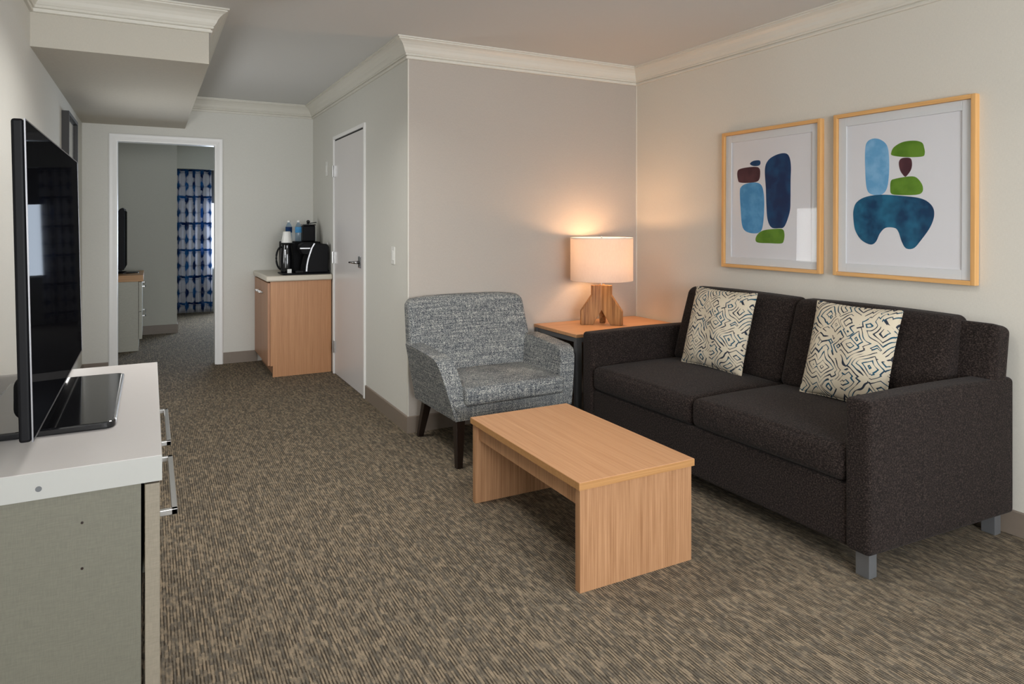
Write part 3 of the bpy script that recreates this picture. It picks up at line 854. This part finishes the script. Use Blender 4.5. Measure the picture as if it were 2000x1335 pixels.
rb('back_frame', D-.135, D-.022, 0.002, L-.05, .60, .885, .03, fn=bk)
rb('back_panel', D-.11, D-.004, .02, L-.02, .10, .66, .015, fn=lambda q, p: splay((q.x, q.y, q.z), D, q.y+L/2))
for x in (.045, D-.06):
    for y in (.03, L-.09):
        obj('foot', bx(x, x+.045, y-.03*(x > .5), y+.055-.03*(x > .5), 0, .104), 'steel_leg', sf, bevel=.002)

# throw pillows
def pillow(name, bl, br_, tl, tr, label, thick=.075, flip=False):
    """bl/br/tl/tr: world corners, left and right as the camera sees them"""
    bl, br_, tl, tr = map(Vector, (bl, br_, tl, tr))
    c = (bl+br_+tl+tr)/4; ux = ((br_+tr)-(bl+tl)).normalized(); uz = ((tl+tr)-(bl+br_)).normalized()
    nrm = ux.cross(uz).normalized(); uz = nrm.cross(ux).normalized()
    W = ((br_+tr)-(bl+tl)).length/2; Hh = ((tl+tr)-(bl+br_)).length/2
    b = B(); n = 28
    def P(u, v, s):
        eu = 1-.045*(1-v*v); ev = 1-.045*(1-u*u)
        t = thick*(max(0, 1-abs(u)**2.6)**.55)*(max(0, 1-abs(v)**2.6)**.55)
        sag = .008*math.sin(5*u+2*v)*(1-u*u)*(1-v*v)
        x, y = u*eu*W/2, v*ev*Hh/2
        return Vector((x, y, s*t+sag))
    V = {}
    for s in (1, -1):
        for i in range(n+1):
            for j in range(n+1):
                u, v = math.sin((-1+2*i/n)*PI/2), math.sin((-1+2*j/n)*PI/2)
                if s == -1 and (i in (0, n) or j in (0, n)): V[(s, i, j)] = V[(1, i, j)]
                else: V[(s, i, j)] = b.verts.new(P(u, v, s))
        for i in range(n):
            for j in range(n):
                q = [V[(s, i, j)], V[(s, i+1, j)], V[(s, i+1, j+1)], V[(s, i, j+1)]]
                b.faces.new(q if s == 1 else q[::-1])
    o = obj(name, b, 'pillow', None, smooth=True)
    R = Matrix((ux, uz, nrm)).transposed().to_4x4(); o.matrix_world = Matrix.Translation(c) @ R
    tag(o, label, 'pillow', 'patterned throw pillows on the sofa')
    pb = B(); rim = []
    for k in range(120):
        a = 4*k/120; sd, f = int(a), (a-int(a))*2-1
        u, v = [(f, -1), (1, f), (-f, 1), (-1, -f)][sd]; rim.append(P(u, v, 0))
    tube(pb, rim+[rim[0]], .004, 6)
    obj('piping', pb, 'pillow', o, smooth=True)
    return o
pillow('throw_pillow', (2.775, 3.09, .49), (2.80, 2.655, .49), (2.90, 3.07, .93), (2.925, 2.635, .92), 'cream and teal maze-print throw pillow at the far end of the sofa by the lamp')
pillow('throw_pillow', (2.79, 2.275, .49), (2.815, 1.86, .49), (2.925, 2.25, .925), (2.95, 1.835, .915), 'cream and teal maze-print throw pillow beside the near sofa arm')

# ------------------------------------------------------------------ armchair
ac = thing('armchair', 'grey tweed armchair with flared arms and dark tapered legs in front of accent wall', 'armchair', (1.80, 3.67, 0), math.radians(1.5))
def ox(z, y=-.3): return .372+(z-.25)*.24+.004*max(0, (y-.0)/.27)
prof = [(-.325, .25), (-.312, .33), (-.285, .44), (-.264, .515), (-.238, .555), (-.19, .574), (-.05, .584), (.10, .592), (.20, .594), (.25, .25)]
for s in (-1, 1):
    b = B()
    prism(b, prof, lambda p: (s*ox(p[1], p[0]), p[0], p[1]), lambda p: (s*(ox(p[1])-.098), p[0], p[1]))
    bmesh.ops.bevel(b, geom=[e for e in b.edges if len(e.link_faces) == 2 and e.calc_face_angle(0) > .6], offset=.026, segments=4, profile=.5, affect='EDGES')
    obj('arm', b, 'tweed', ac, smooth=True, autos=60)
def seatbase(q, p): return (q.x*(1+.06*p[2]), q.y, q.z)
obj('seat_rail', rbox(B(), (0, -.02, .295), (.365, .305, .045), .015, 8, seatbase), 'tweed', ac, smooth=True)
def cush(q, p):
    return (q.x, q.y-.010*(1-p[2]**2)*(p[1] < 0)*(1-p[0]**4), q.z+.018*(1-p[0]**2)*(1-p[1]**2)*max(0, p[2]))
obj('seat_cushion', rbox(B(), (0, -.09, .372), (.318, .252, .05), .022, 12, cush), 'tweed', ac, smooth=True)
def backf(q, p):
    z = q.z+.30                    # 0 at bottom .. .60
    half = .385-.012*abs(p[2])     # taper
    top = max(0, (z-.3)/.3)
    k = min(1, max(0, z/.30)); k = 1-(1-k)**2
    x = q.x*((1.065-.045*top)*k+.70*(1-k))-.018*k
    y = q.y+.17*(z/.6) - .035*(abs(p[0])**3)*max(0, 1) - .0
    zz = q.z - .02*(abs(p[0])**4)*top
    return (x, y, zz)
obj('backrest', rbox(B(), (0, .17, .557), (.392, .055, .30), .038, 14, backf), 'tweed', ac, smooth=True)
def leg(x0, y0, x1, y1, z1):
    b = B(); a, c = .026, .017
    vs = []
    for (x, y, z, h) in ((x1, y1, 0, c), (x0, y0, z1, a)):
        vs.append([b.verts.new((x+dx*h, y+dy*h, z)) for dx, dy in ((-1, -1), (1, -1), (1, 1), (-1, 1))])
    b.faces.new(vs[0][::-1]); b.faces.new(vs[1])
    for k in range(4): b.faces.new((vs[0][k], vs[0][(k+1) % 4], vs[1][(k+1) % 4], vs[1][k]))
    return b
for s in (-1, 1):
    obj('leg', leg(s*.335, -.285, s*.352, -.318, .255), 'espresso', ac, bevel=.003)
    obj('leg', leg(s*.315, .20, s*.325, .30, .255), 'espresso', ac, bevel=.003)

# ------------------------------------------------------------------ media console
CY0, CY1, CX = 1.748, 2.925, .024
mc = thing('media_console', 'grey console with white top and bar handles against the left wall', 'console', (CX, CY0, 0))
LN = CY1-CY0; BK = XL+.004-CX
obj('top', bx(BK, 0, 0, LN, .722, .78), 'whitetop', mc, bevel=.0015)
b = B(); box(b, BK, .0006, -.0006, 0, .7225, .7792); box(b, 0, .0006, 0, LN, .7225, .7792)
obj('edge_band', b, 'shaded_edge', mc)  # band added to darken the slab edges, standing in for shade
obj('side_panel', bx(BK, -.042, .006, .026, 0, .721), 'linen_grey', mc)
obj('side_panel', bx(BK, -.042, LN-.026, LN-.006, 0, .721), 'linen_grey', mc)
obj('body', bx(BK, -.048, .026, LN-.026, .08, .721), 'gap', mc)
for k in range(2):
    y0 = .006+k*(LN-.012)/2; y1 = y0+(LN-.012)/2-.003
    d = obj('door', bx(-.034, -.004, y0, y1, .05, .716), 'linen_edge', mc, bevel=.001)
    zh = .612; a, c = y0+.10, y1-.045
    hb_ = B(); box(hb_, -.004, .036, a, a+.014, zh-.014, zh); box(hb_, -.004, .036, c-.014, c, zh-.014, zh); box(hb_, .022, .036, a, c, zh-.014, zh)
    obj('handle', hb_, 'nickel', d, bevel=.0015)
for z in (.655, .555):
    obj('screw_hole', tube(B(), [(-.155, .0045, z), (-.155, .0062, z)], .0028, 10), 'espresso', mc)
obj('plug_cap', tube(B(), [(-.233, -.0006, .745), (-.233, -.0012, .745)], .006, 14), 'steel', mc)
# low upstand along the back edge
b = B(); box(b, BK, BK+.032, .02, LN, .7805, .862)
us = obj('upstand', b, 'linen_edge', mc, bevel=.002)
obj('edge_strip', bx(BK+.032, BK+.034, .02, LN, .80, .804), 'silver', us)

# television
tv = thing('television', 'large black flat television on the white-topped console', 'television', (-.224, 1.80, .78))
TL, TH, TZ = 1.205, .705, .052
tl_ = math.radians(-1.2)
def tilt(o): o.rotation_euler = (0, tl_, 0)
obj('housing', bx(-.026, -.003, 0, TL, TZ, TZ+TH), 'black', tv, rot=(0, tl_, 0), bevel=.006, seg=3)
b = B()
e = .003
for (y0, y1, z0, z1) in ((0, e, TZ, TZ+TH), (TL-e, TL, TZ, TZ+TH), (e, TL-e, TZ, TZ+e*1.6), (e, TL-e, TZ+TH-e, TZ+TH)): box(b, -.0022, .0008, y0+.0005, y1, z0, z1)
obj('bezel_edge', b, 'tv_edge', tv, rot=(0, tl_, 0))
obj('screen', bx(-.003, .0, e, TL-e, TZ+e*1.6, TZ+TH-e), 'screen', tv, rot=(0, tl_, 0))
obj('back_cover', rbox(B(), (-.045, TL/2, .095), (.03, .36, .055), .028, 8), 'black_matt', tv, smooth=True)
obj('neck', rbox(B(), (-.055, TL/2, .045), (.028, .12, .045), .02, 6), 'black_gloss', tv, smooth=True)
def plate2(bm, x0, x1, y0, y1, z0, z1, r):
    pts = []
    for cx_, cy_, a0 in ((x1-r, y1-r, 0), (x0+r, y1-r, 90), (x0+r, y0+r, 180), (x1-r, y0+r, 270)):
        for k in range(7):
            a = math.radians(a0+15*k); pts.append((cx_+r*math.cos(a), cy_+r*math.sin(a)))
    return prism(bm, pts, lambda p: (p[0], p[1], z0), lambda p: (p[0], p[1], z1))
sb = obj('stand_base', plate2(B(), -.17, .145, .235, .885, 0.0, .018, .025), 'black_gloss', tv, bevel=.004)
obj('base_edge', bx(.136, .148, .262, .862, .004, .0188), 'silver', sb, bevel=.004)

# ------------------------------------------------------------------ ceiling lights, the second one added
def ceiling_light(x, y, label, mat, k=1):
    cl = thing('ceiling_light', label, 'ceiling light', (x, y, ZC))
    obj('rim', lathe(B(), [(.17*k, 0), (.175*k, -.01), (.172*k, -.022), (.165*k, -.024)], 64), 'nickel', cl, smooth=True, autos=40)
    obj('diffuser', lathe(B(), [(.165*k, -.022), (.16*k, -.035), (.13*k, -.052), (.08*k, -.06), (.02, -.064), (.001, -.064)], 64), mat, cl, smooth=True)
    return cl
cl1 = ceiling_light(.44, 3.26, 'round flush ceiling light at the top edge of the picture', 'diff1', 1.8)
cl2 = ceiling_light(1.6, 1.7, 'added round flush ceiling light, unseen above the near side of the coffee table', 'diff2')  # added out of view to brighten the room
for c_, e_, s_ in ((cl1, 20, .5), (cl2, 9, .3)):
    q_ = bpy.data.lights.new('added_ceiling_lamp_light', 'AREA'); q_.shape = 'DISK'; q_.size = s_; q_.spread = math.radians(146); q_.energy = e_; q_.color = (1, .97, .93)  # light added below both fixtures; the first is lit only for the corridor
    qo = bpy.data.objects.new('added_ceiling_lamp_light', q_); COL.objects.link(qo); qo.parent = c_; qo.location = (0, 0, -.085)

# ------------------------------------------------------------------ added lamp that lights the corridor, hidden from the camera by the television
ws = thing('added_wall_lamp', 'added tall opal light on the left corridor wall, unseen behind the television', 'wall lamp', (XL, 5.42, 1.22))
obj('backplate', bx(0, .012, -.16, .16, -.34, .34), 'nickel', ws, bevel=.003)
half = [(.012+.06*math.cos(a), .15*math.sin(a)) for a in [(-90+15*k)*PI/180 for k in range(13)]]
obj('lamp_shade', prism(B(), half, lambda p: (p[0], p[1], -.32), lambda p: (p[0], p[1], .32)), 'diff3', ws, smooth=True, autos=40)
q_ = bpy.data.lights.new('added_wall_lamp_light', 'AREA'); q_.shape = 'RECTANGLE'; q_.size = .62; q_.size_y = .28; q_.energy = 8; q_.color = (.97, .99, 1)
qo = bpy.data.objects.new('added_wall_lamp_light', q_); COL.objects.link(qo); qo.parent = ws; qo.location = (.08, 0, 0); qo.rotation_euler = (0, -PI/2, 0)
